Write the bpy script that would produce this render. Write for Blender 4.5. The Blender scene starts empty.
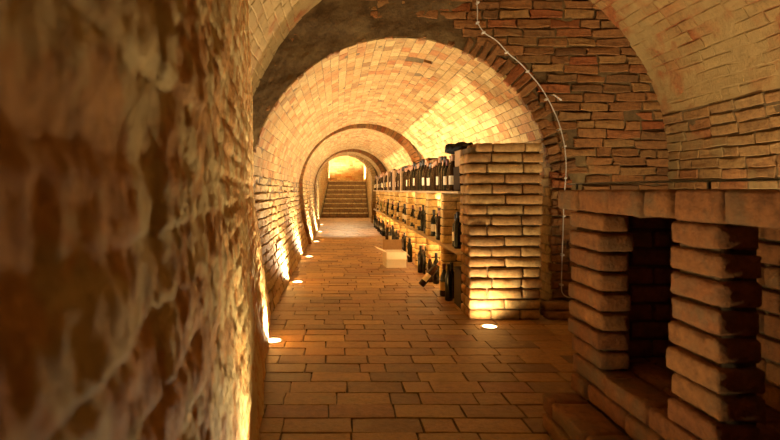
import bpy, math, random
from mathutils import Vector, noise
R = random.Random(7)
C = bpy.context.scene.collection
PI = math.pi
EYE = 1.05
FPX = 520.0

def at(px, py, Y):
    """point at distance Y down the tunnel that the photograph shows at px, py"""
    return Vector(((px - 337) * Y / FPX, Y, EYE + (190 - py) * Y / FPX))

# ------------------------------------------------------------------ materials
def new_mat(name):
    m = bpy.data.materials.new(name); m.use_nodes = True
    nt = m.node_tree
    return m, nt, nt.nodes, nt.links, nt.nodes['Principled BSDF']

def ramp(N, stops, interp='LINEAR'):
    r = N.new('ShaderNodeValToRGB'); r.color_ramp.interpolation = interp
    e = r.color_ramp.elements
    while len(e) < len(stops): e.new(0.5)
    for k, (p, c) in enumerate(stops):
        e[k].position = p; e[k].color = (*c, 1) if len(c) == 3 else c
    return r

def nz(N, L, tc, scale, detail=4, rough=.6):
    n = N.new('ShaderNodeTexNoise'); n.inputs['Scale'].default_value = scale
    n.inputs['Detail'].default_value = detail; n.inputs['Roughness'].default_value = rough
    L.new(tc, n.inputs['Vector']); return n.outputs['Fac']

def mixc(N, L, mode, fac, a, b):
    m = N.new('ShaderNodeMix'); m.data_type = 'RGBA'; m.blend_type = mode
    if isinstance(fac, (int, float)): m.inputs[0].default_value = fac
    else: L.new(fac, m.inputs[0])
    for sock, v in ((m.inputs[6], a), (m.inputs[7], b)):
        if isinstance(v, tuple): sock.default_value = (*v, 1)
        else: L.new(v, sock)
    return m.outputs[2]

def brick_mat(name, cols, plaster=None, amt=0.5, rough=.85, bump=.5, pscale=1.6, fine=70, stretch=None, spec=.3, soft=.08, gain=.50):
    g_ = lambda c: (c[0] * gain, c[1] * gain * .95, c[2] * gain * .64)
    cols = [g_(c) for c in cols]; plaster = g_(plaster) if plaster else None
    m, nt, N, L, B = new_mat(name)
    tcn = N.new('ShaderNodeTexCoord'); tc = tcn.outputs['Object']
    if stretch:
        mp = N.new('ShaderNodeMapping'); mp.inputs['Scale'].default_value = stretch
        L.new(tc, mp.inputs['Vector']); tc2 = mp.outputs['Vector']
    else: tc2 = tc
    a = N.new('ShaderNodeAttribute'); a.attribute_name = 'tint'
    r = ramp(N, [(k / (len(cols) - 1), c) for k, c in enumerate(cols)]); L.new(a.outputs['Fac'], r.inputs[0])
    f = ramp(N, [(.28, (.42, .38, .36)), (.5, (.95, .93, .9)), (.74, (1.35, 1.33, 1.3))]); L.new(nz(N, L, tc, 26, 9, .78), f.inputs[0])
    col = mixc(N, L, 'MULTIPLY', 1.0, r.outputs[0], f.outputs[0])
    if plaster:
        n1 = nz(N, L, tc, pscale, 8, .62)
        rm = ramp(N, [(max(0, 1 - amt - soft), (0, 0, 0)), (min(1, 1 - amt + soft), (1, 1, 1))])
        L.new(n1, rm.inputs[0])
        f2 = ramp(N, [(.3, tuple(c * .72 for c in plaster)), (.7, plaster)]); L.new(nz(N, L, tc, 9, 6, .7), f2.inputs[0])
        col = mixc(N, L, 'MIX', rm.outputs[0], col, f2.outputs[0])
    L.new(col, B.inputs['Base Color'])
    B.inputs['Roughness'].default_value = rough
    B.inputs['Specular IOR Level'].default_value = spec
    b1 = N.new('ShaderNodeBump'); b1.inputs['Strength'].default_value = bump; b1.inputs['Distance'].default_value = .012
    L.new(nz(N, L, tc2, fine / 4, 8, .7), b1.inputs['Height'])
    b2 = N.new('ShaderNodeBump'); b2.inputs['Strength'].default_value = bump * .7; b2.inputs['Distance'].default_value = .004
    L.new(nz(N, L, tc2, fine, 4, .7), b2.inputs['Height']); L.new(b1.outputs[0], b2.inputs['Normal'])
    L.new(b2.outputs[0], B.inputs['Normal'])
    return m

def plain(name, col, rough=.5, metal=0, trans=0, emit=None, es=0, var=0, spec=.5, scale=30):
    m, nt, N, L, B = new_mat(name)
    B.inputs['Base Color'].default_value = (*col, 1)
    if var:
        tc = N.new('ShaderNodeTexCoord').outputs['Object']
        mp = N.new('ShaderNodeMapping'); mp.inputs['Scale'].default_value = (1, .15, 1); L.new(tc, mp.inputs['Vector'])
        r = ramp(N, [(.3, tuple(c * (1 - var) for c in col)), (.7, tuple(min(1, c * (1 + var)) for c in col))])
        L.new(nz(N, L, mp.outputs[0], scale, 6, .7), r.inputs[0]); L.new(r.outputs[0], B.inputs['Base Color'])
        b = N.new('ShaderNodeBump'); b.inputs['Strength'].default_value = .2; b.inputs['Distance'].default_value = .003
        L.new(nz(N, L, mp.outputs[0], scale * 2, 4), b.inputs['Height']); L.new(b.outputs[0], B.inputs['Normal'])
    B.inputs['Roughness'].default_value = rough; B.inputs['Metallic'].default_value = metal
    B.inputs['Transmission Weight'].default_value = trans
    B.inputs['Specular IOR Level'].default_value = spec
    if emit:
        B.inputs['Emission Color'].default_value = (*emit, 1); B.inputs['Emission Strength'].default_value = es
    return m

TAN = [(.50, .30, .14), (.62, .40, .20), (.46, .24, .10), (.66, .46, .25), (.56, .34, .16)]
M = {}
M['tunnel_vault'] = brick_mat('tunnel_vault_brick', [(.64, .38, .16), (.84, .58, .30), (.46, .24, .09), (.88, .62, .34), (.62, .24, .07), (.74, .46, .20)], (.78, .52, .26), .40, bump=.6, gain=.42, pscale=3.5)
M['tunnel_wall'] = brick_mat('tunnel_wall_brick', TAN, (.62, .44, .24), .45, bump=.7, gain=.6)
M['joint_pale'] = brick_mat('pale_lime_joint', [(.50, .35, .19)] * 2, None, bump=.5)
M['joint_mid'] = brick_mat('tan_lime_joint', [(.22, .14, .07)] * 2, (.34, .23, .12), .42, bump=.6, fine=50)
M['joint_dark'] = brick_mat('dark_lime_joint', [(.20, .13, .07)] * 2, (.32, .22, .12), .4, bump=.9, fine=50)
M['near_vault'] = brick_mat('chamber_vault_brick', [(.50, .27, .12), (.60, .38, .18), (.52, .17, .06), (.58, .36, .17), (.48, .26, .12)], (.66, .44, .22), .55, bump=.7, pscale=2.4)
M['near_wall'] = brick_mat('rubbed_plaster', [(.44, .24, .10), (.48, .26, .11)], (.56, .42, .24), .50, bump=1.0, pscale=7.0, fine=100, stretch=(1, 1, .6), gain=1.4, soft=.03)
M['front_wall'] = brick_mat('dark_cellar_brick', [(.36, .16, .06), (.44, .19, .07), (.26, .12, .05), (.48, .25, .10), (.42, .12, .035)], (.38, .24, .11), .34, bump=1.0, gain=.5, pscale=3)
M['side_wall'] = brick_mat('side_wall_brick', [(.46, .24, .11), (.54, .32, .15), (.44, .16, .06), (.52, .30, .14), (.38, .20, .09)], (.48, .34, .18), .44, bump=.8, pscale=2.2)
M['front_joint'] = brick_mat('rough_brown_mortar', [(.20, .12, .055)] * 2, (.36, .23, .11), .45, bump=1.0, pscale=3, fine=40, gain=.5)
M['pier'] = brick_mat('pier_brick', [(.56, .32, .14), (.66, .42, .21), (.50, .24, .09), (.62, .36, .16), (.44, .22, .10)], (.60, .42, .23), .36, bump=.55, pscale=5)
M['rack'] = brick_mat('rack_brick', [(.42, .16, .05), (.50, .22, .075), (.38, .14, .045), (.46, .20, .07), (.42, .15, .05)], (.32, .19, .10), .42, bump=.9, pscale=5, gain=.5)
M['shelf_pillar'] = brick_mat('lit_pale_brick', [(.80, .58, .34), (.86, .66, .40), (.70, .46, .24)], None, bump=.5, gain=.8)  # paler than the pier brick: strong lamplight put into the colour
M['shelf_front'] = M['pier']
M['floor'] = brick_mat('floor_paver', [(.34, .15, .05), (.54, .28, .10), (.40, .20, .07), (.24, .11, .04), (.62, .36, .14), (.38, .14, .045)], (.50, .31, .13), .38, rough=.5, bump=.35, pscale=6, spec=.5, gain=.50)
M['floor_joint'] = brick_mat('floor_joint_dirt', [(.10, .06, .03)] * 2, None, bump=.5)
M['stair'] = brick_mat('stair_brick', [(.26, .13, .05), (.34, .18, .07), (.74, .54, .30)], None, bump=.3)  # the last, pale colour paints the lit step edges
M['board'] = plain('pale_shelf_board', (.46, .33, .18), .6, var=.25)
M['metal'] = plain('brushed_steel', (.6, .58, .55), .3, metal=1)
M['lamp_glass'] = plain('lit_lamp_glass', (1, .9, .7), .3, emit=(1, .80, .48), es=6)
M['black_metal'] = plain('black_metal', (.015, .014, .013), .45)
M['cable'] = plain('white_plastic', (.42, .36, .28), .5)
M['glass_dark'] = plain('dark_bottle_glass', (.006, .007, .004), .08, spec=.35)
M['glass_brown'] = plain('brown_bottle_glass', (.022, .008, .003), .08, spec=.35)
M['glass_green'] = plain('green_bottle_glass', (.06, .11, .015), .12, spec=.6)
M['glass_olive'] = plain('olive_bottle_glass', (.26, .25, .04), .15, spec=.6)
M['label_cream'] = plain('cream_paper', (.74, .64, .46), .7)
M['label_gold'] = plain('gold_paper', (.62, .42, .12), .55)
M['foil_red'] = plain('red_foil', (.13, .025, .015), .4)
M['foil_black'] = plain('black_foil', (.02, .018, .016), .4)
M['foil_copper'] = plain('copper_foil', (.42, .20, .09), .4)
M['crate_wood'] = plain('wine_box_wood', (.36, .22, .10), .7, var=.2)
M['carton'] = plain('brown_cardboard', (.30, .18, .085), .8, var=.1)
M['dark_box'] = plain('dark_cardboard', (.03, .018, .010), .8, spec=.1)
M['bag'] = plain('black_plastic_film', (.012, .011, .010), .75, spec=.05)
M['white_box'] = plain('white_cardboard', (.78, .72, .60), .6, var=.06)

# ------------------------------------------------------------------ mesh collector
class MB:
    def __init__(s): s.v = []; s.f = []; s.t = []; s.m = []; s.flat = []
    def add(s, vs, fs, t=.5, m=0):
        o = len(s.v); s.v += [tuple(p) for p in vs]
        s.f += [tuple(i + o for i in f) for f in fs]
        s.t += [t] * len(fs); s.m += [m] * len(fs)
    def build(s, name, mats, parent=None, smooth=True):
        me = bpy.data.meshes.new(name); me.from_pydata(s.v, [], s.f)
        for q in (mats if isinstance(mats, list) else [mats]): me.materials.append(q)
        me.polygons.foreach_set('material_index', s.m)
        sm = [smooth] * len(s.f)
        for a_, b_ in s.flat: sm[a_:b_] = [False] * (b_ - a_)
        me.polygons.foreach_set('use_smooth', sm)
        a = me.attributes.new('tint', 'FLOAT', 'FACE'); a.data.foreach_set('value', s.t)
        me.update()
        o = bpy.data.objects.new(name, me); C.objects.link(o)
        if parent: o.parent = parent
        return o
    def grid(s, pts, nu, nv, t=.5, m=0):
        fs = [(i * nv + j, (i + 1) * nv + j, (i + 1) * nv + j + 1, i * nv + j + 1) for i in range(nu - 1) for j in range(nv - 1)]
        s.add(pts, fs, t, m)
    def box(s, x0, x1, y0, y1, z0, z1, t=.5, m=0, c=.003):
        """chamfered box"""
        vs = []; idx = {}
        X = (x0, x1); Y = (y0, y1); Z = (z0, z1)
        for i in (0, 1):
            for j in (0, 1):
                for k in (0, 1):
                    p = (X[i], Y[j], Z[k]); d = (c if i == 0 else -c, c if j == 0 else -c, c if k == 0 else -c)
                    for ax in range(3):
                        q = [p[a] + (d[a] if a != ax else 0) for a in range(3)]
                        idx[(i, j, k, ax)] = len(vs); vs.append(q)
        fs = []
        I = lambda i, j, k, ax: idx[(i, j, k, ax)]
        for sgn in (0, 1):
            q = [I(sgn, 0, 0, 0), I(sgn, 1, 0, 0), I(sgn, 1, 1, 0), I(sgn, 0, 1, 0)]; fs.append(q if sgn else q[::-1])
            q = [I(0, sgn, 0, 1), I(0, sgn, 1, 1), I(1, sgn, 1, 1), I(1, sgn, 0, 1)]; fs.append(q if sgn else q[::-1])
            q = [I(0, 0, sgn, 2), I(1, 0, sgn, 2), I(1, 1, sgn, 2), I(0, 1, sgn, 2)]; fs.append(q if sgn else q[::-1])
        for a in (0, 1):
            for b in (0, 1):
                q = [I(0, a, b, 1), I(1, a, b, 1), I(1, a, b, 2), I(0, a, b, 2)]; fs.append(q if a != b else q[::-1])
                q = [I(a, 0, b, 0), I(a, 1, b, 0), I(a, 1, b, 2), I(a, 0, b, 2)]; fs.append(q[::-1] if a != b else q)
                q = [I(a, b, 0, 0), I(a, b, 1, 0), I(a, b, 1, 1), I(a, b, 0, 1)]; fs.append(q if a != b else q[::-1])
        for i in (0, 1):
            for j in (0, 1):
                for k in (0, 1):
                    q = [I(i, j, k, 0), I(i, j, k, 1), I(i, j, k, 2)]
                    fs.append(q if (i + j + k) % 2 else q[::-1])
        s.add(vs, fs, t, m)
    def rbrick(s, x0, x1, y0, y1, z0, z1, t=.5, m=0, r=.012, n=(7, 4, 4), amp=.004, seed=0, rot=0):
        """one worn rounded brick with an uneven skin"""
        cx, cy, cz = (x0 + x1) / 2, (y0 + y1) / 2, (z0 + z1) / 2
        h = ((x1 - x0) / 2, (y1 - y0) / 2, (z1 - z0) / 2)
        idx = {}; vs = []; fs = []
        ca, sa = math.cos(rot), math.sin(rot)
        off = Vector((seed * 3.7, seed * 1.3, seed * 2.1))
        def vert(i, j, k):
            key = (i, j, k)
            if key in idx: return idx[key]
            g = (i / n[0], j / n[1], k / n[2])
            q = []
            for a in range(3):
                ii = (i, j, k)[a]; e = h[a] - r
                q.append(-h[a] if ii == 0 else h[a] if ii == n[a] else -e + 2 * e * (ii - 1) / max(1, n[a] - 2))
            p = Vector(q)
            inner = Vector([max(-(h[a] - r), min(h[a] - r, p[a])) for a in range(3)])
            d = p - inner
            if d.length > 1e-9:
                nr = sum(1 for a in range(3) if abs(d[a]) > 1e-9)
                if nr > 1: d = d.normalized() * r
            p = inner + d
            nn = d.normalized() if d.length > 1e-9 else Vector((0, 0, 0))
            w = Vector((cx, cy, cz)) * 1.7 + off + p
            dd = noise.noise(w * 9) * amp + noise.noise(w * 28) * amp * .7
            edge = nr if d.length > 1e-9 else 0
            if edge > 1: dd -= abs(noise.noise(w * 22 + Vector((5, 5, 5)))) * amp * 2.6
            p = p + nn * dd
            P = Vector((cx + p.x * ca - p.y * sa, cy + p.x * sa + p.y * ca, cz + p.z))
            idx[key] = len(vs); vs.append(P); return idx[key]
        for a, b, c_ in ((0, 1, 2), (1, 2, 0), (2, 0, 1)):
            for side in (0, n[c_]):
                for u in range(n[a]):
                    for v in range(n[b]):
                        q = []
                        for (du, dv) in ((0, 0), (1, 0), (1, 1), (0, 1)):
                            k3 = [0, 0, 0]; k3[a] = u + du; k3[b] = v + dv; k3[c_] = side
                            q.append(vert(*k3))
                        fs.append(q if side else q[::-1])
        s.add(vs, fs, t, m)

def fbm(p, o=4):
    a = 1; v = 0; f = 1
    for _ in range(o):
        v += a * noise.noise(p * f); a *= .5; f *= 2.1
    return v

def surf_grid(mb, S, u0, u1, v0, v1, du, dv, amp, n0, m=1):
    nu = max(2, int((u1 - u0) / du) + 1); nv = max(2, int((v1 - v0) / dv) + 1)
    pts = []
    for i in range(nu):
        u = u0 + (u1 - u0) * i / (nu - 1)
        for j in range(nv):
            v = v0 + (v1 - v0) * j / (nv - 1)
            p = S(u, v, 0)
            a = n0(u, v) if callable(n0) else n0
            pts.append(S(u, v, a + amp * fbm(Vector(p) * 6, 3)))
    mb.grid(pts, nu, nv, .5, m)

RING = [(-1, -1), (0, -1), (1, -1), (1, 0), (1, 1), (0, 1), (-1, 1), (-1, 0)]
def patch(mb, S, u0, u1, v0, v1, depth, rnd, jit, t, nj):
    """a worn brick face proud of the surface S"""
    cu, cv = (u0 + u1) / 2, (v0 + v1) / 2; hu, hv = (u1 - u0) / 2, (v1 - v0) / 2
    vs = []; J = [(R.uniform(-jit, jit), R.uniform(-jit, jit)) for _ in RING]
    tilt = (R.uniform(-nj, nj), R.uniform(-nj, nj))
    for inset, dep in ((0, -.03), (0, depth - rnd), (rnd, depth)):
        for (a, b), (ju, jv) in zip(RING, J):
            e = dep + (tilt[0] * a + tilt[1] * b + R.uniform(-nj, nj) * .5 if dep > 0 else 0)
            vs.append(S(cu + a * (hu - inset) + ju, cv + b * (hv - inset) + jv, e))
    vs.append(S(cu, cv, depth + R.uniform(-nj, nj)))
    fs = []
    for l in (0, 8):
        for k in range(8):
            k2 = (k + 1) % 8
            fs.append((l + k, l + k2, l + 8 + k2, l + 8 + k))
    for k in range(8): fs.append((16 + k, 16 + (k + 1) % 8, 24))
    mb.flat.append((len(mb.f), len(mb.f) + len(fs)))
    mb.add(vs, fs, t, 0)

def field(mb, S, u0, u1, v0, v1, Lb, Hc, gap, depth, rnd=.006, jit=.003, nj=.003, skip=None, wob=.0):
    rows = max(1, round((v1 - v0) / Hc)); hh = (v1 - v0) / rows
    for r in range(rows):
        va = v0 + r * hh
        u = u0 - (Lb * .5 if r % 2 else 0) - R.uniform(0, Lb * .15)
        while u < u1:
            ln = Lb * R.uniform(.84, 1.12)
            if R.random() < .12: ln *= .55
            a, b = max(u, u0), min(u + ln, u1); u += ln
            if b - a < .05: continue
            cu, cv = (a + b) / 2, va + hh / 2
            if skip and skip(cu, cv): continue
            d = depth(cu, cv) if callable(depth) else depth
            w = wob * fbm(Vector((cu * 1.3, cv * 2, 3)), 2)
            patch(mb, S, a + gap / 2, b - gap / 2, va + gap / 2 + w, va + hh - gap / 2 + w, d + R.uniform(-nj, nj), min(rnd, max(.002, d * .8)), jit, R.random(), nj)

# ------------------------------------------------------------------ tags
def struct(o): o['kind'] = 'structure'; return o
def tag(o, label, cat, group=None, kind=None):
    o['label'] = label; o['category'] = cat
    if group: o['group'] = group
    if kind: o['kind'] = kind
    return o
def thing(name, label, cat, loc=(0, 0, 0), rz=0, group=None):
    o = bpy.data.objects.new(name, None); C.objects.link(o); o.location = loc; o.rotation_euler = (0, 0, rz)
    o.empty_display_size = .1
    return tag(o, label, cat, group)

# ------------------------------------------------------------------ section profiles of the vaults
class Profile:
    def __init__(s, cx, cz, r, xl, xr):
        P = []
        for k in range(24):
            w = k / 24; P.append((xl + (cx - r - xl) * math.sin(w * PI / 2), cz * w))
        for k in range(121):
            a = PI - PI * k / 120; P.append((cx + r * math.cos(a), cz + r * math.sin(a)))
        for k in range(24):
            w = 1 - (k + 1) / 24; P.append((xr + (cx + r - xr) * math.sin(w * PI / 2), cz * w))
        s.P = P; s.c = (cx, cz, r)
        s.L = [0]
        for a, b in zip(P, P[1:]): s.L.append(s.L[-1] + math.dist(a, b))
        s.T = s.L[-1]
        s.l1 = s.L[24]; s.l2 = s.L[144]
    def ev(s, v):
        v = max(0, min(s.T, v))
        lo, hi = 0, len(s.L) - 1
        while hi - lo > 1:
            m = (lo + hi) // 2
            if s.L[m] <= v: lo = m
            else: hi = m
        w = (v - s.L[lo]) / max(1e-9, s.L[hi] - s.L[lo])
        a, b = s.P[lo], s.P[hi]
        x, z = a[0] + (b[0] - a[0]) * w, a[1] + (b[1] - a[1]) * w
        a2, b2 = s.P[max(0, lo - 1)], s.P[min(len(s.P) - 1, hi + 1)]
        tx, tz = b2[0] - a2[0], b2[1] - a2[1]; q = math.hypot(tx, tz)
        return x, z, tz / q, -tx / q        # point and the normal that looks inwards
    def S(s):
        def f(u, v, n):
            x, z, nx, nzz = s.ev(v); return (x + nx * n, u, z + nzz * n)
        return f
    def dist(s, x, z):
        """how far outside the opening a point lies (negative inside)"""
        cx, cz, r = s.c
        return math.hypot(x - cx, z - cz) - r if z > cz else abs(x - cx) - r

PA = Profile(.54, 1.06, 1.28, -.56, 1.82)
PB = Profile(.45, 1.13, 1.12, -.50, 1.57)
PC = Profile(.37, 1.17, 1.00, -.56, 1.35)
PD = Profile(.26, 1.32, .85, -.58, 1.11)
PN = Profile(1.0, 1.24, 1.81, -.81, 2.81)
YW = 4.4

# ------------------------------------------------------------------ tunnel sections
def tunnel(P, y0, y1, vault_depth):
    S = P.S()
    vl, vr = P.l1 + .12, P.l2 - .1
    mb = MB(); surf_grid(mb, S, y0, y1, 0, vl, .07, .06, .006, .002)
    field(mb, S, y0, y1, 0, vl, .27, .078, .012, lambda u, v: .004 + .009 * max(0, min(1, (vl - v) / .45)), .005, .0055, .004, wob=.012)
    struct(mb.build('wall_left', [M['tunnel_wall'], M['joint_mid']]))
    mb = MB(); hole = lambda u, v: abs(u - 5.02) < .10 and .70 < P.ev(v)[0] < .90 and P is PA
    surf_grid(mb, S, y0, y1, vl, vr, .06, .04, .003, lambda u, v: -.07 if hole(u, v) else .001)
    field(mb, S, y0, y1, vl, vr, .17, .085, .005, vault_depth, .002, .0022, .0012, skip=hole)
    struct(mb.build('ceiling', [M['tunnel_vault'], M['joint_mid']]))
    mb = MB(); surf_grid(mb, S, y0, y1, vr, P.T, .1, .1, .006, .002)
    field(mb, S, y0, y1, vr, P.T, .28, .08, .012, .012, .006, .004, .004)
    struct(mb.build('wall_right', [M['tunnel_wall'], M['joint_pale']]))
tunnel(PA, YW, 10.1, .004)
tunnel(PB, 10.1, 15.2, .005)
tunnel(PC, 15.2, 16.4, .005)
tunnel(PD, 16.4, 17.0, .005)

def step_face(Pin, Pout, y, ring, name, mats, Lr=.075, depth=.014):
    """the flat face where a wide vault meets a narrower one, ringed with radial bricks"""
    mb = MB(); n = 160; pts = []
    for i in range(n):
        a = Pin.ev(Pin.T * i / (n - 1)); b = Pout.ev(Pout.T * i / (n - 1))
        for j in range(4):
            w = j / 3; bx, bz = b[0] - b[2] * .05, b[1] - b[3] * .05
            pts.append((a[0] + (bx - a[0]) * w, y, a[1] + (bz - a[1]) * w))
    mb.grid(pts, n, 4, .5, 1)
    def S(u, v, d):
        x, z, nx, nzz = Pin.ev(u); return (x - nx * v, y - d, z - nzz * v)
    u = 0
    while u < Pin.T:
        patch(mb, S, u + .004, u + Lr - .004, .002, ring, depth + R.uniform(-.004, .004), .005, .003, R.random(), .003); u += Lr
    return struct(mb.build(name, mats))
step_face(PB, PA, 10.1, .16, 'wall_arch', [M['front_wall'], M['joint_dark']])
step_face(PC, PB, 15.2, .12, 'wall_arch', [M['front_wall'], M['joint_dark']])
step_face(PD, PC, 16.4, .14, 'wall_arch', [M['tunnel_wall'], M['joint_dark']])

# ------------------------------------------------------------------ chamber: barrel vault, right wall, back wall
S = PN.S()
vr = PN.l2 - .45
mb = MB()
surf_grid(mb, S, -2.5, YW, 0, vr, .035, .035, .009, .005)
field(mb, S, -2.5, YW, 0, vr, .28, .08, .010, lambda u, v: .009 + .010 * noise.noise(Vector((u, v, 2))), .003, .005, .002, wob=.012)
struct(mb.build('ceiling', [M['near_vault'], M['near_vault']]))
mb = MB()
surf_grid(mb, S, -2.5, YW, vr, PN.T, .03, .03, .012, .004)
field(mb, S, -2.5, YW, vr, PN.T, .27, .08, .012, lambda u, v: .016 + .010 * noise.noise(Vector((u * 1.5, v * 2, 6))), .005, .006, .0035, wob=.02)
struct(mb.build('wall_right', [M['side_wall'], M['joint_mid']]))
mb = MB()
Sb = lambda u, v, n: (u, -2.5 + n, v)
surf_grid(mb, Sb, -1.2, 3.2, 0, 3.3, .2, .2, .01, 0)
field(mb, Sb, -1.2, 3.2, 0, 3.3, .28, .082, .012, .012)
struct(mb.build('wall_back', [M['front_wall'], M['front_joint']]))

# ------------------------------------------------------------------ cross wall with the arch
mb = MB()
n, q = 260, 34; pts = []
for i in range(n):
    a = PA.ev(PA.T * i / (n - 1)); b = PN.ev(PN.T * i / (n - 1))
    for j in range(q):
        w = j / (q - 1); bx, bz = b[0] - b[2] * .08, b[1] - b[3] * .08
        x, z = a[0] + (bx - a[0]) * w, a[1] + (bz - a[1]) * w
        p = Vector((x, 0, z))
        pl = max(0, min(1, (1.15 - x + .25 * noise.noise(p * 2)) / .5))     # the rough render left on the crown and left side
        pts.append((x, YW + .003 - pl * .033 - .020 * fbm(p * 5, 4) - .007 * noise.noise(p * 33), z))
mb.grid(pts, n, q, .5, 1)
Sf = lambda u, v, d: (u, YW - d, v)
field(mb, Sf, -1.0, 2.95, 0, 3.12, .27, .078, .013, lambda u, v: .018 + .012 * noise.noise(Vector((u * 1.5, 4, v * 2))), .006, .009, .005,
      skip=lambda x, z: PA.dist(x, z) < .17 or PN.dist(x, z) > .1, wob=.03)
def Sr(u, v, d):
    x, z, nx, nzz = PA.ev(u); return (x - nx * v, YW - d, z - nzz * v)
u = 0
while u < PA.T:
    w = R.uniform(.065, .085)
    x, z, _, _ = PA.ev(u)
    if x > 1.0 or R.random() < .0:
        patch(mb, Sr, u + .006, u + w - .006, -.008 + R.uniform(-.012, .008), R.uniform(.09, .22), .024 + R.uniform(-.014, .010), .010, .010, R.random(), .008)
    elif R.random() < .5:
        patch(mb, Sr, u + .006, u + w - .006, -.006 + R.uniform(-.01, .008), R.uniform(.02, .05), .020 + R.uniform(-.01, .01), .010, .008, R.random(), .008)
    u += w
struct(mb.build('wall_front', [M['front_wall'], M['front_joint']]))

# ------------------------------------------------------------------ the close left wall beside the lens
def near_x(y, z):
    xt = -.125 - .136 * y
    lean = (.02 + .030 * max(0, y)) * max(0, 1 - z / 1.05)
    return xt + lean
mb = MB(); ys = []; y = -2.5
while y < YW + .02:
    ys.append(y)
    y += .05 if y < -.2 else .0075 + .006 * max(0, y)
ys.append(YW + .02)
zs = [k * .0125 for k in range(int(2.95 / .0125))]
pts = []
for y in ys:
    for z in zs:
        rowf = z / .083 + .22 * noise.noise(Vector((y * 1.6, z * 2, 1)))
        row = math.floor(rowf); fr = rowf - row
        uf = y / .29 + (.5 if row % 2 else 0) + .2 * noise.noise(Vector((row * 3.1, y, 7)))
        fu = uf - math.floor(uf); cell = math.floor(uf)
        ez = min(fr, 1 - fr) * .083; eu = min(fu, 1 - fu) * .29
        e = min(1, min(ez, eu) / .014); e = e * e * (3 - 2 * e)
        hsh = noise.noise(Vector((row * 12.7 + .5, cell * 7.3 + .5, 3.3)))
        cover = max(0, min(1, .5 + 1.6 * noise.noise(Vector((y * 1.4, z * 1.1, 9)))))
        p = Vector((0, y, z))
        d = e * (.008 + .007 * hsh) * (1 - .8 * cover) + .008 * cover
        q_ = Vector((4, y * 9 + z * 3.5, z * 5 - y * 2))
        d += .012 * fbm(p * 3.0 + Vector((4, 0, 0)), 4) + .006 * (1 - 2 * abs(noise.noise(q_))) + .005 * fbm(q_ * 2.7, 4) + .004 * fbm(Vector((0, y * 60, z * 40)), 3)
        d *= min(1, .55 + .5 * abs(y - 0)) if y < .9 else 1
        pts.append((near_x(y, z) + d, y, z))
mb.grid(pts, len(ys), len(zs), .5, 0)
struct(mb.build('wall_left', M['near_wall']))

# ------------------------------------------------------------------ floor
mb = MB()
mb.add([(-1, -2.5, -.012), (3, -2.5, -.012), (3, 24, -.012), (-1, 24, -.012)], [(0, 1, 2, 3)], .5, 1)
y = -2.5; r = 0
def Sfl(u, v, n): return (u, v, -.012 + n + .0025 * noise.noise(Vector((u * 2, v * 2, 0))))
while y < 19.75:
    dp = .15 * R.uniform(.94, 1.05)
    xr = 2.85 if y < YW else (1.85 if y < 17 else 1.3)
    x = -.95 - (.14 if r % 2 else 0) - R.uniform(0, .06)
    while x < xr:
        ln = .30 * R.uniform(.86, 1.1)
        if R.random() < .14: ln = .15
        g = R.uniform(.002, .0045)
        patch(mb, Sfl, x + g, x + ln - g, y + g, y + dp - g, .012 + R.uniform(-.0015, .0015), .0018, .0035, R.random(), .0009)
        x += ln
    y += dp; r += 1
struct(mb.build('floor', [M['floor'], M['floor_joint']]))

# ------------------------------------------------------------------ stair hall
def wall_plane(name, p0, p1, z0, z1, mats, flip=False, depth=.01):
    p0, p1 = Vector(p0), Vector(p1); d = (p1 - p0); Lw = d.length; d /= Lw
    nn = Vector((d.y, -d.x)) * (-1 if flip else 1)
    def f(u, v, n): return (p0.x + d.x * u + nn.x * n, p0.y + d.y * u + nn.y * n, v)
    mb = MB(); surf_grid(mb, f, 0, Lw, z0, z1, .3, .3, .004, 0)
    field(mb, f, 0, Lw, z0, z1, .28, .09, .012, depth, .005)
    return struct(mb.build(name, mats))
hm = [M['tunnel_wall'], M['joint_pale']]
wall_plane('wall_left', (-.72, 17.0), (-.66, 19.7), 0, 3.4, hm)
wall_plane('wall_left', (-.66, 19.7), (-.36, 22.0), 0, 3.4, hm)
wall_plane('wall_left', (-.36, 22.0), (-.36, 24.0), 0, 3.4, hm)
wall_plane('wall_right', (1.24, 17.0), (1.22, 24.0), 0, 3.4, hm, True)
wall_plane('wall_back', (-.4, 24.0), (1.3, 24.0), 0, 3.4, [M['tunnel_vault'], M['joint_pale']])
mb = MB(); mb.box(-1, 1.5, 17.0, 24.2, 3.4, 3.5, .5, 0); struct(mb.build('ceiling', M['tunnel_wall'], smooth=False))
mb = MB(); Sd = lambda u, v, n: (u, 17.0 + n, v)
stairs = thing('staircase', 'brick staircase of eight steps at the far end of the tunnel', 'stairs', (0, 19.7, 0))
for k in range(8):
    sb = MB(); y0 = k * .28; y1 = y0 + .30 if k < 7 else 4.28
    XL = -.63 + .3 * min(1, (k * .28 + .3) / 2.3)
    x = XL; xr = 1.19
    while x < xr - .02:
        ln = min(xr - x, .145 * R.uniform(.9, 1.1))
        sb.box(x + .003, x + ln - .003, y0 + R.uniform(-.004, .004), y1, k * .18 + .135, (k + 1) * .18, R.uniform(.75, 1), 0, .006)  # pale top course: the lit step edge is put into the tint
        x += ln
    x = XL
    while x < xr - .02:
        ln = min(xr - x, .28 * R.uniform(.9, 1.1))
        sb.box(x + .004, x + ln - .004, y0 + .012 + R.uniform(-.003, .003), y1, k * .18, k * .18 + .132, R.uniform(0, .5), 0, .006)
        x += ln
    sb.build('step', M['stair'], stairs)

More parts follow.
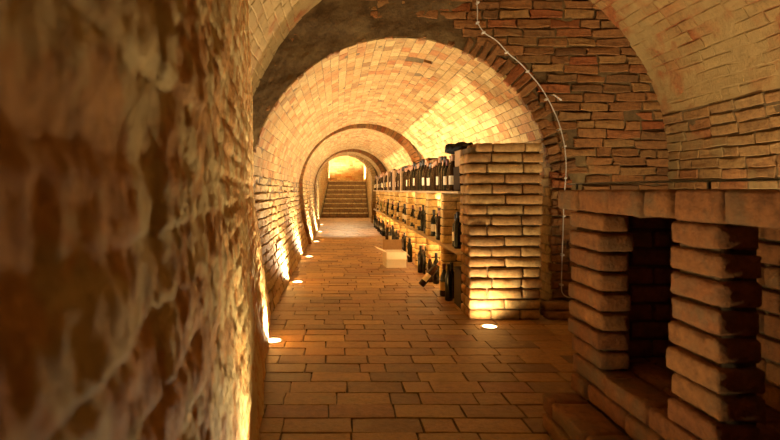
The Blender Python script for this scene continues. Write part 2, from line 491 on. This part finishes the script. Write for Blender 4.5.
# ------------------------------------------------------------------ tall brick pier at the shelf end
pier = MB(); z = 0; n_c = 17; hc = 1.44 / n_c
pier.box(1.085, 1.645, 4.225, 4.485, 0, 1.40, .5, 1)
for k in range(n_c):
    xa = 1.065 - .012 * (k / n_c) + R.uniform(-.006, .006); xb = 1.65 + .02 * (k / n_c) + R.uniform(-.008, .008)
    if k == n_c - 1: xa += .06
    cuts = ([0, .5, 1] if k % 2 else [0, .26, .74, 1]) if k % 3 else [0, .32, .72, 1]
    for (ya, yb) in ((4.20, 4.345), (4.355, 4.50)):
        for a, b in zip(cuts, cuts[1:]):
            pier.rbrick(xa + (xb - xa) * a + .005, xa + (xb - xa) * b - .005, ya + R.uniform(-.008, .008), yb, z + .006, z + hc - .010,
                        R.random(), 0, .008, (8, 4, 4), .005, R.random() * 50, R.uniform(-.012, .012))
    z += hc
tag(pier.build('brick_pier', [M['pier'], M['joint_dark']]), 'tall freestanding brick pier lit from the floor at the near end of the bottle shelves', 'pier')

# low footing along the foot of the cross wall
ft = MB(); x = 1.70
while x < 2.7:
    ln = .28 * R.uniform(.9, 1.05)
    for k in range(2): ft.rbrick(x, x + ln - .012, 4.20 + k * .03, 4.36, .003 + k * .062, .060 + k * .062, R.random(), 0, .01, (6, 3, 3), .006, R.random() * 40)
    x += ln
tag(ft.build('brick_footing', M['front_wall']), 'low brick footing along the wall base right of the tall pier', 'footing')

# ------------------------------------------------------------------ shelf pillars, boards
SX = 1.06
pys = [5.32 + .90 * k for k in range(11)]
ordn = ['first', 'second', 'third', 'fourth', 'fifth', 'sixth', 'seventh', 'eighth', 'ninth', 'tenth', 'eleventh']
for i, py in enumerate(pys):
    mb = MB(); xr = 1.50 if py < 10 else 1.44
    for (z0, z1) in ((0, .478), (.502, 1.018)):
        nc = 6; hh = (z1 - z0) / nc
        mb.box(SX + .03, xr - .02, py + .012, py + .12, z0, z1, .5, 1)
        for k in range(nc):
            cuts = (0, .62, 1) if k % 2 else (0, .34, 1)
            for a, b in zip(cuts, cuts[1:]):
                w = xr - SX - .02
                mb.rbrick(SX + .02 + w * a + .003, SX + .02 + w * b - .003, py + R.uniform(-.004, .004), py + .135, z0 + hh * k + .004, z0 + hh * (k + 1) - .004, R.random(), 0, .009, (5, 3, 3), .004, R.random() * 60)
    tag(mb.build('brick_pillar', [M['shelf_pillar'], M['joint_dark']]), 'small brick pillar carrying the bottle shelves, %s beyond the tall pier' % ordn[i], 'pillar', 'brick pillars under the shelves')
def board(z0, z1, lab):
    mb = MB()
    mb.box(SX - .005, SX + .27, 4.55, 15.15, z0, z1, .5, 0, .004)
    return tag(mb.build('shelf_board', M['board'], smooth=False), lab, 'shelf')
board(1.018, 1.040, 'long pale upper shelf board packed with bottles')
board(.478, .502, 'long pale lower shelf board with scattered bottles')
ZU, ZL = 1.040, .502

# ------------------------------------------------------------------ recessed lights
def uplight(x, y, z, label, power, tilt=(0, 0), group=None, spot=85, blend=.8, fixture=True, col=(1, .81, .52)):
    t = thing('recessed_floor_light', label, 'floor light', (x, y, z), 0, group)
    mb = MB(); n = 28; vs = []; fs = []
    for (rr, zz) in ((.068, -.002), (.068, .003), (.062, .006), (.054, .006), (.050, .002)):
        for k in range(n): a = 2 * PI * k / n; vs.append((rr * math.cos(a), rr * math.sin(a), zz))
    for l in range(4):
        for k in range(n): k2 = (k + 1) % n; fs.append((l * n + k, l * n + k2, (l + 1) * n + k2, (l + 1) * n + k))
    mb.add(vs, fs); mb.build('trim_ring', M['metal'], t)
    g = MB(); vs = [(0, 0, .006)]; fs = []
    for rr, zz in ((.025, .0055), (.051, .003)):
        for k in range(n): a = 2 * PI * k / n; vs.append((rr * math.cos(a), rr * math.sin(a), zz))
    for k in range(n):
        k2 = (k + 1) % n; fs.append((0, 1 + k, 1 + k2)); fs.append((1 + k, 1 + n + k, 1 + n + k2, 1 + k2))
    g.add(vs, fs); g.build('lamp_glass', M['lamp_glass'], t)
    ld = bpy.data.lights.new('lamp', 'SPOT'); ld.energy = power; ld.color = col; ld.shadow_soft_size = .03
    ld.spot_size = math.radians(spot); ld.spot_blend = blend
    l = bpy.data.objects.new('lamp', ld); C.objects.link(l); l.parent = t; l.location = (0, 0, .03)
    l.rotation_euler = (PI + math.radians(tilt[1]), math.radians(tilt[0]), 0)     # straight up, then tilted
    return t
names = ['nearest the camera', 'second along', 'third along', 'fourth along', 'fifth along', 'sixth along, by the stairs']
for (x, y), nm in zip([(-.443, 3.62), (-.45, 5.93), (-.44, 8.19), (-.425, 10.6), (-.425, 13.1), (-.47, 15.8)], names):
    uplight(x, y, 0, 'round glowing floor light by the left wall, %s' % nm, 75 if y < 5 else 175 if y < 15 else 120, (-5, 0), 'floor lights along the left wall', 160)
uplight(1.17, 3.99, 0, 'round glowing floor light in front of the tall brick pier', 20, (0, -42), None, 125, 1.0)
for i in range(10):
    py = pys[i] + .5
    uplight(1.44 if py > 10 else 1.47, py, 0, 'floor light hidden behind the bottles in shelf bay %s beyond the pier' % ordn[i], 210, (3, 0), 'floor lights behind the shelves', 108)
# chamber lights: behind the brick rack and beside the camera
uplight(2.25, 3.1, 0, 'floor light behind the low brick rack by the cross wall', 42, (0, 0), 'floor lights behind the rack', 150)
uplight(2.25, 1.9, 0, 'floor light behind the low brick rack by the right wall', 50, (0, 0), 'floor lights behind the rack', 150)
uplight(-.10, 1.58, 0, 'floor light at the foot of the rough wall beside the camera', 25, (16, 0), None, 150)
uplight(1.05, 22.7, 1.44, 'unseen floor light added on the stair landing by the right wall', 420, (0, 0), 'unseen lights added on the landing', 150)  # landing pair: unseen fixtures, added to brighten the stair end
uplight(-.15, 23.2, 1.44, 'unseen floor light added on the stair landing by the left wall', 360, (0, 0), 'unseen lights added on the landing', 150)

t = thing('added_stair_lamp', 'unseen bulb added high in the stair hall above the steps', 'lamp', (.3, 18.8, 2.9))  # out of sight, added to brighten the steps
b_ = MB(); b_.box(-.04, .04, -.04, .04, .44, .5, .5, 0, .005); b_.box(-.004, .004, -.004, .004, .06, .44, .5, 0, .001); b_.build('holder', M['black_metal'], t, smooth=False)
ld = bpy.data.lights.new('bulb', 'POINT'); ld.energy = 140; ld.color = (1, .79, .44); ld.shadow_soft_size = .05
l = bpy.data.objects.new('bulb', ld); C.objects.link(l); l.parent = t
# ------------------------------------------------------------------ bottles
def lathe(prof, seg=14):
    mb = MB(); vs = []; fs = []
    for (r, z) in prof:
        for k in range(seg): a = 2 * PI * k / seg; vs.append((r * math.cos(a), r * math.sin(a), z))
    for l in range(len(prof) - 1):
        for k in range(seg): k2 = (k + 1) % seg; fs.append((l * seg + k, l * seg + k2, (l + 1) * seg + k2, (l + 1) * seg + k))
    vs += [(0, 0, prof[0][1]), (0, 0, prof[-1][1])]
    b, t = len(vs) - 2, len(vs) - 1; o = (len(prof) - 1) * seg
    for k in range(seg): k2 = (k + 1) % seg; fs.append((b, k2, k)); fs.append((t, o + k, o + k2))
    mb.add(vs, fs); return mb
SHAPES = {
    'bordeaux': [(.030, 0), (.0375, .006), (.038, .02), (.038, .195), (.034, .215), (.020, .236), (.0145, .255), (.0140, .295), (.0165, .297), (.0165, .312), (.013, .315)],
    'burgundy': [(.034, 0), (.041, .006), (.042, .02), (.042, .155), (.036, .19), (.022, .235), (.015, .268), (.0140, .300), (.0165, .302), (.0165, .316), (.013, .319)],
    'tall':     [(.028, 0), (.0365, .006), (.037, .02), (.037, .215), (.033, .24), (.019, .270), (.0140, .290), (.0135, .330), (.0160, .332), (.0160, .345), (.013, .348)],
}
NECK = {'bordeaux': (.250, .316), 'burgundy': (.262, .320), 'tall': (.285, .349)}
def proto(shape, glass, label, foil, full=True):
    t = bpy.data.objects.new('wine_bottle', None); t.empty_display_size = .05
    C.objects.link(t)
    b = lathe(SHAPES[shape]).build('glass_body', M[glass], t)
    if full:
        rr = SHAPES[shape][3][0] + .0008
        if label:
            mb = MB(); n = 14; vs = []; fs = []
            for k in range(n + 1):
                a = PI * .75 + PI * .85 * (k / n)       # faces the aisle and the near end
                for z in (.06, .145): vs.append((rr * math.cos(a), rr * math.sin(a), z))
            for k in range(n): fs.append((2 * k, 2 * k + 2, 2 * k + 3, 2 * k + 1))
            mb.add(vs, fs); mb.build('paper_label', M[label], t)
        z0, z1 = NECK[shape]
        lathe([(.0155, z0), (.0160, z0 + .002), (.0155, z1 - .022), (.0178, z1 - .02), (.0178, z1 - .002), (.013, z1)]).build('foil_capsule', M[foil], t)
    return t
SPEC = [('bordeaux', 'glass_dark', 'label_cream', 'foil_black', 'dark bottle with a cream label'),
        ('bordeaux', 'glass_dark', 'label_cream', 'foil_red', 'dark bottle with cream label and red foil'),
        ('burgundy', 'glass_brown', None, 'foil_copper', 'unlabelled brown bottle with copper foil'),
        ('tall', 'glass_dark', None, 'foil_black', 'tall black unlabelled bottle'),
        ('burgundy', 'glass_dark', 'label_gold', 'foil_red', 'broad dark bottle with gold label'),
        ('tall', 'glass_brown', 'label_cream', 'foil_copper', 'tall brown bottle with cream label'),
        ('bordeaux', 'glass_green', None, 'foil_black', 'green glass bottle'),
        ('bordeaux', 'glass_olive', 'label_cream', 'foil_copper', 'yellow green bottle')]
used = {}
def bottle(k, x, y, z, label, group, rz=0, rot=None, sc=1):
    sp = SPEC[k]
    if k not in used:
        t = proto(*sp[:4]); used[k] = t
    else:
        src = used[k]; t = src.copy(); C.objects.link(t)
        for ch in list(src.children):
            c = ch.copy(); C.objects.link(c); c.parent = t
    t.location = (x, y, z); t.rotation_euler = rot if rot else (0, 0, rz); t.scale = (sc, sc, sc)
    tag(t, label, 'bottle', group)
    return t
ones = 'first second third fourth fifth sixth seventh eighth ninth'.split()
def ordinal(n):
    if n < 10: return ones[n - 1]
    sp = {10: 'tenth', 11: 'eleventh', 12: 'twelfth', 13: 'thirteenth', 14: 'fourteenth', 15: 'fifteenth', 16: 'sixteenth', 17: 'seventeenth', 18: 'eighteenth', 19: 'nineteenth', 20: 'twentieth', 30: 'thirtieth', 40: 'fortieth', 50: 'fiftieth'}
    if n in sp: return sp[n]
    return ('twenty-', 'thirty-', 'forty-', 'fifty-')[n // 10 - 2] + ones[n % 10 - 1]

# upper shelf, front row
FRONT = []
y = 5.0; n = 0
nb = 0
while y < 15.0:
    if y > 5.7 and R.random() < .10:
        nb += 1; hb = R.uniform(.30, .40); wb = R.uniform(.10, .17)
        FRONT.append((y, wb, hb, nb)); y += wb + .055
        continue
    n += 1
    k = R.choice([0, 1, 2, 2, 3, 3, 3, 4, 5, 2, 3, 2])
    sc = R.uniform(1.08, 1.24) if y > 6.3 else R.uniform(1.0, 1.08)
    if y < 9.5: lab = '%s, %s from pier on the upper shelf' % (SPEC[k][4], ordinal(n))
    else: lab = '%s in the distant upper shelf row' % SPEC[k][4]
    bottle(k, SX + .055 + R.uniform(-.006, .012), y, ZU, lab, 'bottles packed along the upper shelf', R.uniform(-.5, .5), None, sc)
    y += R.uniform(.106, .124)
# upper shelf: boxes behind the bottles
def wbox(name, label, x0, x1, y0, y1, z0, z1, mat, flaps=False, group=None, cat='box'):
    t = thing(name, label, cat, ((x0 + x1) / 2, (y0 + y1) / 2, z0), 0, group)
    hx, hy, h = (x1 - x0) / 2, (y1 - y0) / 2, z1 - z0; w = .008
    b = MB()
    b.box(-hx, hx, -hy, hy, 0, w, .5, 0, .001)
    b.box(-hx, -hx + w, -hy, hy, w, h - w, .5, 0, .001); b.box(hx - w, hx, -hy, hy, w, h - w, .5, 0, .001)
    b.box(-hx + w, hx - w, -hy, -hy + w, w, h - w, .5, 0, .001); b.box(-hx + w, hx - w, hy - w, hy, w, h - w, .5, 0, .001)
    b.build('box_body', mat, t, smooth=False)
    l = MB(); l.box(-hx - .002, hx + .002, -hy - .002, hy + .002, h - w, h, .5, 0, .001); l.build('lid', mat, t, smooth=False)
    return t
for (y, wb, hb, nb) in FRONT:
    wbox('wine_crate', 'upright wooden wine box among the upper shelf bottles, %s from the pier' % ordinal(nb), SX + .005, SX + .115, y - .045, y - .045 + wb, ZU, ZU + hb, M[R.choice(['crate_wood', 'carton', 'dark_box'])], group='upright boxes in the upper shelf front row')
yb = 5.62; n = 0
while yb < 14.7:
    n += 1; w = R.uniform(.28, .36); hgt = (.325 if yb < 6 else R.uniform(.38, .43))
    m_, nm, ct = R.choice([('crate_wood', 'wine_crate', 'wooden wine box'), ('carton', 'cardboard_box', 'brown cardboard box'), ('dark_box', 'cardboard_box', 'dark cardboard box'), ('dark_box', 'cardboard_box', 'dark cardboard box')]) if n > 1 else ('crate_wood', 'wine_crate', 'wooden wine box')
    wbox(nm, '%s behind the upper shelf bottles, %s from the pier' % (ct, ordinal(n)), SX + .125, SX + .26, yb, yb + w, ZU, ZU + hgt, M[m_], group='boxes behind the upper shelf bottles')
    yb += w + R.uniform(.02, .10)
# near end: dark carton, black film bundle over it
wbox('cardboard_box', 'tall dark box beside the tall pier under black plastic film', SX + .125, SX + .265, 4.86, 5.30, ZU, ZU + .37, M['dark_box'])
wbox('cardboard_box', 'black carton wedged against the tall pier on the upper shelf', SX + .02, SX + .26, 4.58, 4.82, ZU, ZU + .22, M['dark_box'])
wbox('cardboard_box', 'brown carton stacked on the black carton beside the tall pier', SX + .03, SX + .25, 4.59, 4.81, ZU + .221, ZU + .365, M['carton'])
mb = MB(); nu, nv = 40, 26; pts = []
for i in range(nu):
    a = i / (nu - 1)
    for j in range(nv):
        b = j / (nv - 1) * 2 * PI
        r0 = (.125 if a > .4 else .07 + .055 * a / .4) * math.sin(PI * min(1, max(.001, a))) ** .45
        p = Vector((SX + .12 + 1.0 * r0 * math.cos(b), 4.66 + .66 * a, ZU + .40 + .45 * r0 * math.sin(b)))
        d = .030 * fbm(p * 14, 5)
        pts.append((p.x + d * math.cos(b), p.y, max(ZU + .375, p.z + d * math.sin(b))))
mb.grid(pts, nu, nv); tag(mb.build('plastic_film', M['bag']), 'crumpled black plastic film lying over the boxes by the tall pier', 'plastic film')

# lower shelf bottles
low = [(4.86, 3), (5.02, 0), (5.62, 3), (5.72, 2), (5.84, 3), (5.98, 5), (6.62, 0), (6.72, 2), (6.98, 0), (7.3, 1), (7.42, 4), (7.75, 2), (7.88, 4), (8.35, 0), (8.55, 3), (8.72, 5), (9.4, 4), (9.55, 0), (9.9, 1),
       (10.2, 0), (10.35, 3), (10.5, 4), (10.9, 0), (11.1, 7), (11.25, 7), (11.45, 3), (11.6, 0), (11.9, 6), (12.1, 7), (12.3, 0), (12.6, 3), (12.8, 1), (13.0, 6), (13.2, 0), (13.4, 7), (13.6, 6), (13.8, 6), (14.0, 0), (14.3, 3), (14.5, 6), (14.7, 0), (14.9, 3)]
placed = {}
def free(lv, x, y, d=.09):
    ok = all(math.hypot(x - a, y - b) > d for a, b in placed.setdefault(lv, []))
    if ok: placed[lv].append((x, y))
    return ok
def clearp(y):
    for p in pys:
        if p - .05 < y < p + .19: return p + .20 if y > p + .07 else p - .06
    return y
low += [(6.0 + .19 * i + R.uniform(-.04, .04), R.choice([3, 2, 0, 3, 1, 3, 4])) for i in range(44)]
nf = nbk = 0
for n, (y, k) in enumerate(sorted(low)):
    y = clearp(y); x = SX + .07 + (n % 3) * .02
    if free('low', x, y, .098):
        nf += 1
        lab = ('%s, lower shelf front row, %s from pier' % (SPEC[k][4], ordinal(nf))) if y < 10 else '%s at the far end of the lower shelf' % SPEC[k][4]
        bottle(k, x, y, ZL, lab, 'bottles on the lower shelf', R.uniform(-.4, .4))
    kb = 3 if n % 4 == 1 else 0
    if n % 2 and y < 14 and free('low', SX + .21, y + .055, .1):
        nbk += 1
        bottle(kb, SX + .21, y + .055, ZL, '%s, lower shelf back row, %s from pier' % (SPEC[kb][4], ordinal(nbk)), 'bottles in the back row of the lower shelf')
# on the floor under the shelves
flo = [(4.93, 3, 0), (5.04, 3, 0), (5.15, 4, 0), (5.82, 3, 0), (5.93, 2, 0), (6.50, 3, 0), (6.60, 3, 0), (6.72, 5, 0), (7.45, 0, 0), (7.56, 3, 0), (7.42, 1, 1), (8.4, 0, 0), (8.55, 3, 0),
       (9.3, 0, 0), (9.5, 3, 0), (10.1, 3, 0), (10.3, 0, 0), (10.45, 4, 0), (11.0, 3, 0), (11.2, 0, 0), (11.4, 3, 0), (11.9, 0, 0), (12.1, 3, 0), (12.3, 1, 0), (12.8, 3, 0), (13.0, 0, 0), (13.2, 3, 0), (13.6, 0, 0), (13.9, 3, 0), (14.1, 0, 0), (14.4, 3, 0)]
flo += [(8.0 + .2 * i + R.uniform(-.04, .04), R.choice([3, 3, 0, 2]), 0) for i in range(32)]
nf = 0
for n, (y, k, dx) in enumerate(sorted(flo)):
    y = clearp(y)
    x = SX + (n % 2) * .05 + dx * .1
    if free('flo', x, y, .098):
        nf += 1
        lab = ('%s on the floor under shelves, %s from pier' % (SPEC[k][4], ordinal(nf))) if y < 10 else '%s on the floor under the far shelves' % SPEC[k][4]
        bottle(k, x, y, .001, lab, 'bottles standing on the floor', R.uniform(-.4, .4))
# the leaning bottle
bottle(5, SX + .02, 5.98, .030, 'wine bottle leaning over with its base out in the aisle', None, 0, (math.radians(-8), math.radians(42), 0)).location = (.90, 5.58, .027)

# dark cases at the near floor bay
wbox('wine_case', 'black case on the floor behind the tall pier', SX + .03, SX + .27, 4.56, 4.84, .001, .34, M['dark_box'])

# ------------------------------------------------------------------ open white carton in the aisle
t = thing('open_carton', 'open white cardboard carton with spread flaps in the aisle by the shelves', 'carton', (.79, 7.16, 0), .06)
hx, hy, h, w = .135, .16, .21, .005
b = MB()
b.box(-hx, hx, -hy, hy, .002, .008, .5, 0, .001)
for a in ((-hx, -hx + w, -hy, hy), (hx - w, hx, -hy, hy), (-hx, hx, -hy, -hy + w), (-hx, hx, hy - w, hy)): b.box(*a, .006, h, .5, 0, .001)
b.build('carton_body', M['white_box'], t, smooth=False)
def flap(pts, mat, nm='flap'):
    mb = MB(); p = [Vector(q) for q in pts]; nn = (p[1] - p[0]).cross(p[3] - p[0]).normalized() * .004
    vs = p + [q + nn for q in p]; mb.add(vs, [(0, 1, 2, 3), (7, 6, 5, 4), (0, 4, 5, 1), (1, 5, 6, 2), (2, 6, 7, 3), (3, 7, 4, 0)])
    return mb.build(nm, mat, t, smooth=False)
flap([(-hx, hy, h), (hx, hy, h), (hx, hy + .03, h + .14), (-hx, hy + .03, h + .14)], M['carton'])['label'] = 'brown inner side of the raised flap'
flap([(-hx, -hy, h), (-hx, hy, h), (-hx - .12, hy, h + .05), (-hx - .12, -hy, h + .05)], M['white_box'])
flap([(hx, -hy, h), (hx, hy, h), (hx + .05, hy, h - .06), (hx + .05, -hy, h - .06)], M['white_box'])
flap([(-hx, -hy - .002, h), (hx, -hy - .002, h), (hx, -hy - .03, h - .09), (-hx, -hy - .03, h - .09)], M['white_box'])

# ------------------------------------------------------------------ brick rack at the right
rack = thing('brick_rack', 'low red brick rack with deep niches in front of the right wall', 'brick rack', (1.06, 1.5, 0))
ox, oy = 1.06, 1.5
def rb(mb, x0, x1, y0, y1, z0, z1, nb=(4, 9, 5), amp=.006, r=.012, rot=0):
    mb.rbrick(x0 - ox, x1 - ox, y0 - oy, y1 - oy, z0, z1, R.random(), 0, r * .6, nb, amp * .55, R.random() * 90, rot)
def core(mb, x0, x1, y0, y1, z0, z1): mb.box(x0 - ox, x1 - ox, y0 - oy, y1 - oy, z0, z1, .5, 1)
rm = [M['rack'], M['joint_dark']]
def pillar(y0, y1, x1=1.185, zz0=.316, zz1=.958, nc=8):
    mb = MB(); hh = (zz1 - zz0) / nc
    core(mb, 1.085, x1 + .005, y0 + .025, y1 - .02, zz0, zz1)
    for k in range(nc):
        d = R.uniform(-.008, .008)
        rb(mb, 1.06 + d, x1 + R.uniform(-.01, .012), y0 + R.uniform(-.008, .008), y1 + R.uniform(-.01, .01), zz0 + hh * k + .005, zz0 + hh * (k + 1) - .008, (6, 12, 5), .008, .014, R.uniform(-.03, .03))
    mb.build('pillar', rm, rack)
pillar(2.095, 2.375); pillar(1.447, 1.667); pillar(.62, .86)
mb = MB(); cuts = [2.50, 2.29, 2.03, 1.80, 1.645, 1.43, 1.18, .93, .70, .50]
core(mb, 1.085, 1.24, .52, 2.47, .965, 1.042)
for a, b_ in zip(cuts, cuts[1:]):
    rb(mb, 1.055 + R.uniform(-.006, .006), 1.25, b_ + .006, a - .006, .958 + R.uniform(-.003, .003), 1.050 + R.uniform(-.003, .002), (6, 12, 5), .007, .016)
mb.build('lintel', rm, rack)
mb = MB(); core(mb, 1.24, 1.95, .5, 2.42, .97, 1.036)
x = 1.25
while x < 1.9:
    y = .5
    while y < 2.35:
        rb(mb, x, x + .137, y, y + .27, .965, 1.045, (4, 6, 3), .004); y += .28
    x += .145
mb.build('top_slab', rm, rack)
mb = MB()       # sill: two courses, floor of the niches
core(mb, 1.085, 1.88, .45, 2.36, .15, .300)
for k, (z0, z1) in enumerate(((.150, .228), (.236, .316))):
    y = 2.375 - (0.02 if k else .02)
    first = True
    while y > .5:
        ln = (.29 if k else (.13 if first else .29)) * R.uniform(.94, 1.05); first = False
        rb(mb, 1.06 + R.uniform(-.005, .005), 1.20, y - ln + .006, y - .006, z0 + .004, z1 - .003, (5, 12, 5), .007, .013); y -= ln
x = 1.21
while x < 1.80:
    y = .5
    while y < 2.3:
        rb(mb, x, x + .138, y, y + .28, .25, .314, (4, 6, 3), .004); y += .29
    x += .146
mb.build('sill', rm, rack)
mb = MB()       # plinth
core(mb, .935, 1.10, .42, 2.27, 0, .135)
for k, (z0, z1) in enumerate(((.0, .072), (.078, .152))):
    y = 2.30 - (.10 if k else 0); first = True
    if k: rb(mb, .91, 1.07, 2.205, 2.30, z0, z1, (5, 5, 5), .006, .012)
    while y > .45:
        ln = .285 * R.uniform(.94, 1.05)
        rb(mb, .91 + R.uniform(-.006, .006), 1.07, y - ln + .006, y - .006, z0 + .003, z1 - .002, (5, 12, 5), .008, .014); y -= ln
mb.build('plinth', rm, rack)
mb = MB()       # back wall and end wall of the niches
core(mb, 1.47, 1.60, .5, 2.40, .31, .965); core(mb, 1.20, 1.5, 2.29, 2.36, .31, .965)
for k in range(8):
    z0 = .316 + k * .0803; y = .5 + (.14 if k % 2 else 0)
    while y < 2.25:
        rb(mb, 1.45 + R.uniform(-.006, .006), 1.58, y, y + .275, z0 + .004, z0 + .072, (3, 7, 4), .006); y += .285
    x = 1.19 + (.10 if k % 2 else 0)
    while x < 1.44:
        rb(mb, x, x + .19, 2.27 + R.uniform(-.006, .006), 2.36, z0 + .004, z0 + .072, (6, 3, 4), .006); x += .2
mb.build('niche_wall', rm, rack)

# black rail on top of the rack
def tube(mb, pts, r, seg=8):
    vs = []; fs = []; n = len(pts)
    for i, p in enumerate(pts):
        p = Vector(p); a = Vector(pts[max(0, i - 1)]); b = Vector(pts[min(n - 1, i + 1)]); d = (b - a).normalized()
        up = Vector((0, 1, 0)) if abs(d.y) < .9 else Vector((1, 0, 0))
        s1 = d.cross(up).normalized(); s2 = d.cross(s1)
        for k in range(seg): a_ = 2 * PI * k / seg; vs.append(p + (s1 * math.cos(a_) + s2 * math.sin(a_)) * r)
    for i in range(n - 1):
        for k in range(seg): k2 = (k + 1) % seg; fs.append((i * seg + k, i * seg + k2, (i + 1) * seg + k2, (i + 1) * seg + k))
    fs.append(tuple(range(seg))[::-1]); fs.append(tuple((n - 1) * seg + k for k in range(seg)))
    mb.add(vs, fs)
t = thing('metal_rail', 'thin black rail running just above the top of the brick rack', 'rail', (1.13, 1.5, 1.045))
mb = MB(); tube(mb, [(0, -.9, .032), (0, -.3, .032), (0, .3, .034), (0, 1.05, .034)], .0042); mb.build('rod', M['black_metal'], t)
for yy in (-.8, .08, .95):
    mb = MB(); mb.box(-.004, .004, yy - .005, yy + .005, .007, .033, .5, 0, .001); mb.build('post', M['black_metal'], t, smooth=False)

# ------------------------------------------------------------------ white cable on the cross wall
YC = YW - .09
px = [(477, -12), (477, 0), (477.5, 12), (478, 23), (485, 33), (497, 41), (508, 53), (520, 63), (530, 74), (540, 86), (549, 101), (557, 118), (562, 134), (565, 150), (566, 170), (564, 200), (563, 230), (562, 262), (561.5, 286), (562.5, 293), (567, 297), (574, 298)]
P3 = [at(a, b, YC) for a, b in px]
def cr(P, m=5):
    o = []
    for i in range(len(P) - 1):
        p0, p1, p2, p3 = P[max(0, i - 1)], P[i], P[i + 1], P[min(len(P) - 1, i + 2)]
        for k in range(m):
            t_ = k / m
            o.append(.5 * ((2 * p1) + (p2 - p0) * t_ + (2 * p0 - 5 * p1 + 4 * p2 - p3) * t_ ** 2 + (3 * p1 - p0 - 3 * p2 + p3) * t_ ** 3))
    return o + [P[-1]]
t = thing('cable', 'white electric cable clipped along the arch and down the dark brick wall', 'cable', (0, 0, 0))
mb = MB(); tube(mb, cr(P3), .0046); mb.build('sheath', M['cable'], t)
for a, b in ((478, 2), (478, 22), (484, 32), (507, 52), (528, 71), (547, 99), (560, 129), (565, 146), (565.5, 178), (564, 216), (563, 255), (562, 285)):
    p = at(a, b, YC)
    mb = MB(); mb.box(p.x - .011, p.x + .011, YC - .008, YW - .05, p.z - .008, p.z + .008, .5, 0, .003); mb.build('clip', M['cable'], t, smooth=False)
# little steel hook left in the wall
t = thing('wall_hook', 'small pale stub sticking out of the dark wall right of the cable', 'hook', (0, 0, 0))
t.location = at(552, 95, YC)
mb = MB(); tube(mb, [(0, .05, .01), (.02, .0, .0), (.075, -.01, -.045)], .007); mb.build('shaft', M['cable'], t)

# ------------------------------------------------------------------ camera and view
cd = bpy.data.cameras.new('camera'); cam = bpy.data.objects.new('camera', cd); C.objects.link(cam)
cam.location = (0, 0, EYE); cam.rotation_euler = (PI / 2, 0, 0)
cd.sensor_width = 36; cd.lens = FPX * 36 / 780
cd.shift_x = 53 / 780; cd.shift_y = -30 / 780
cd.clip_start = .01
cd.dof.use_dof = True; cd.dof.focus_distance = 6.0; cd.dof.aperture_fstop = 4.0
bpy.context.scene.camera = cam
w = bpy.data.worlds.new('world'); bpy.context.scene.world = w; w.use_nodes = True
w.node_tree.nodes['Background'].inputs[0].default_value = (1, .6, .3, 1); w.node_tree.nodes['Background'].inputs[1].default_value = 0.0
vs_ = bpy.context.scene.view_settings
vs_.view_transform = 'Standard'; vs_.look = 'None'; vs_.exposure = 1.6; vs_.gamma = 1; vs_.use_curve_mapping = False
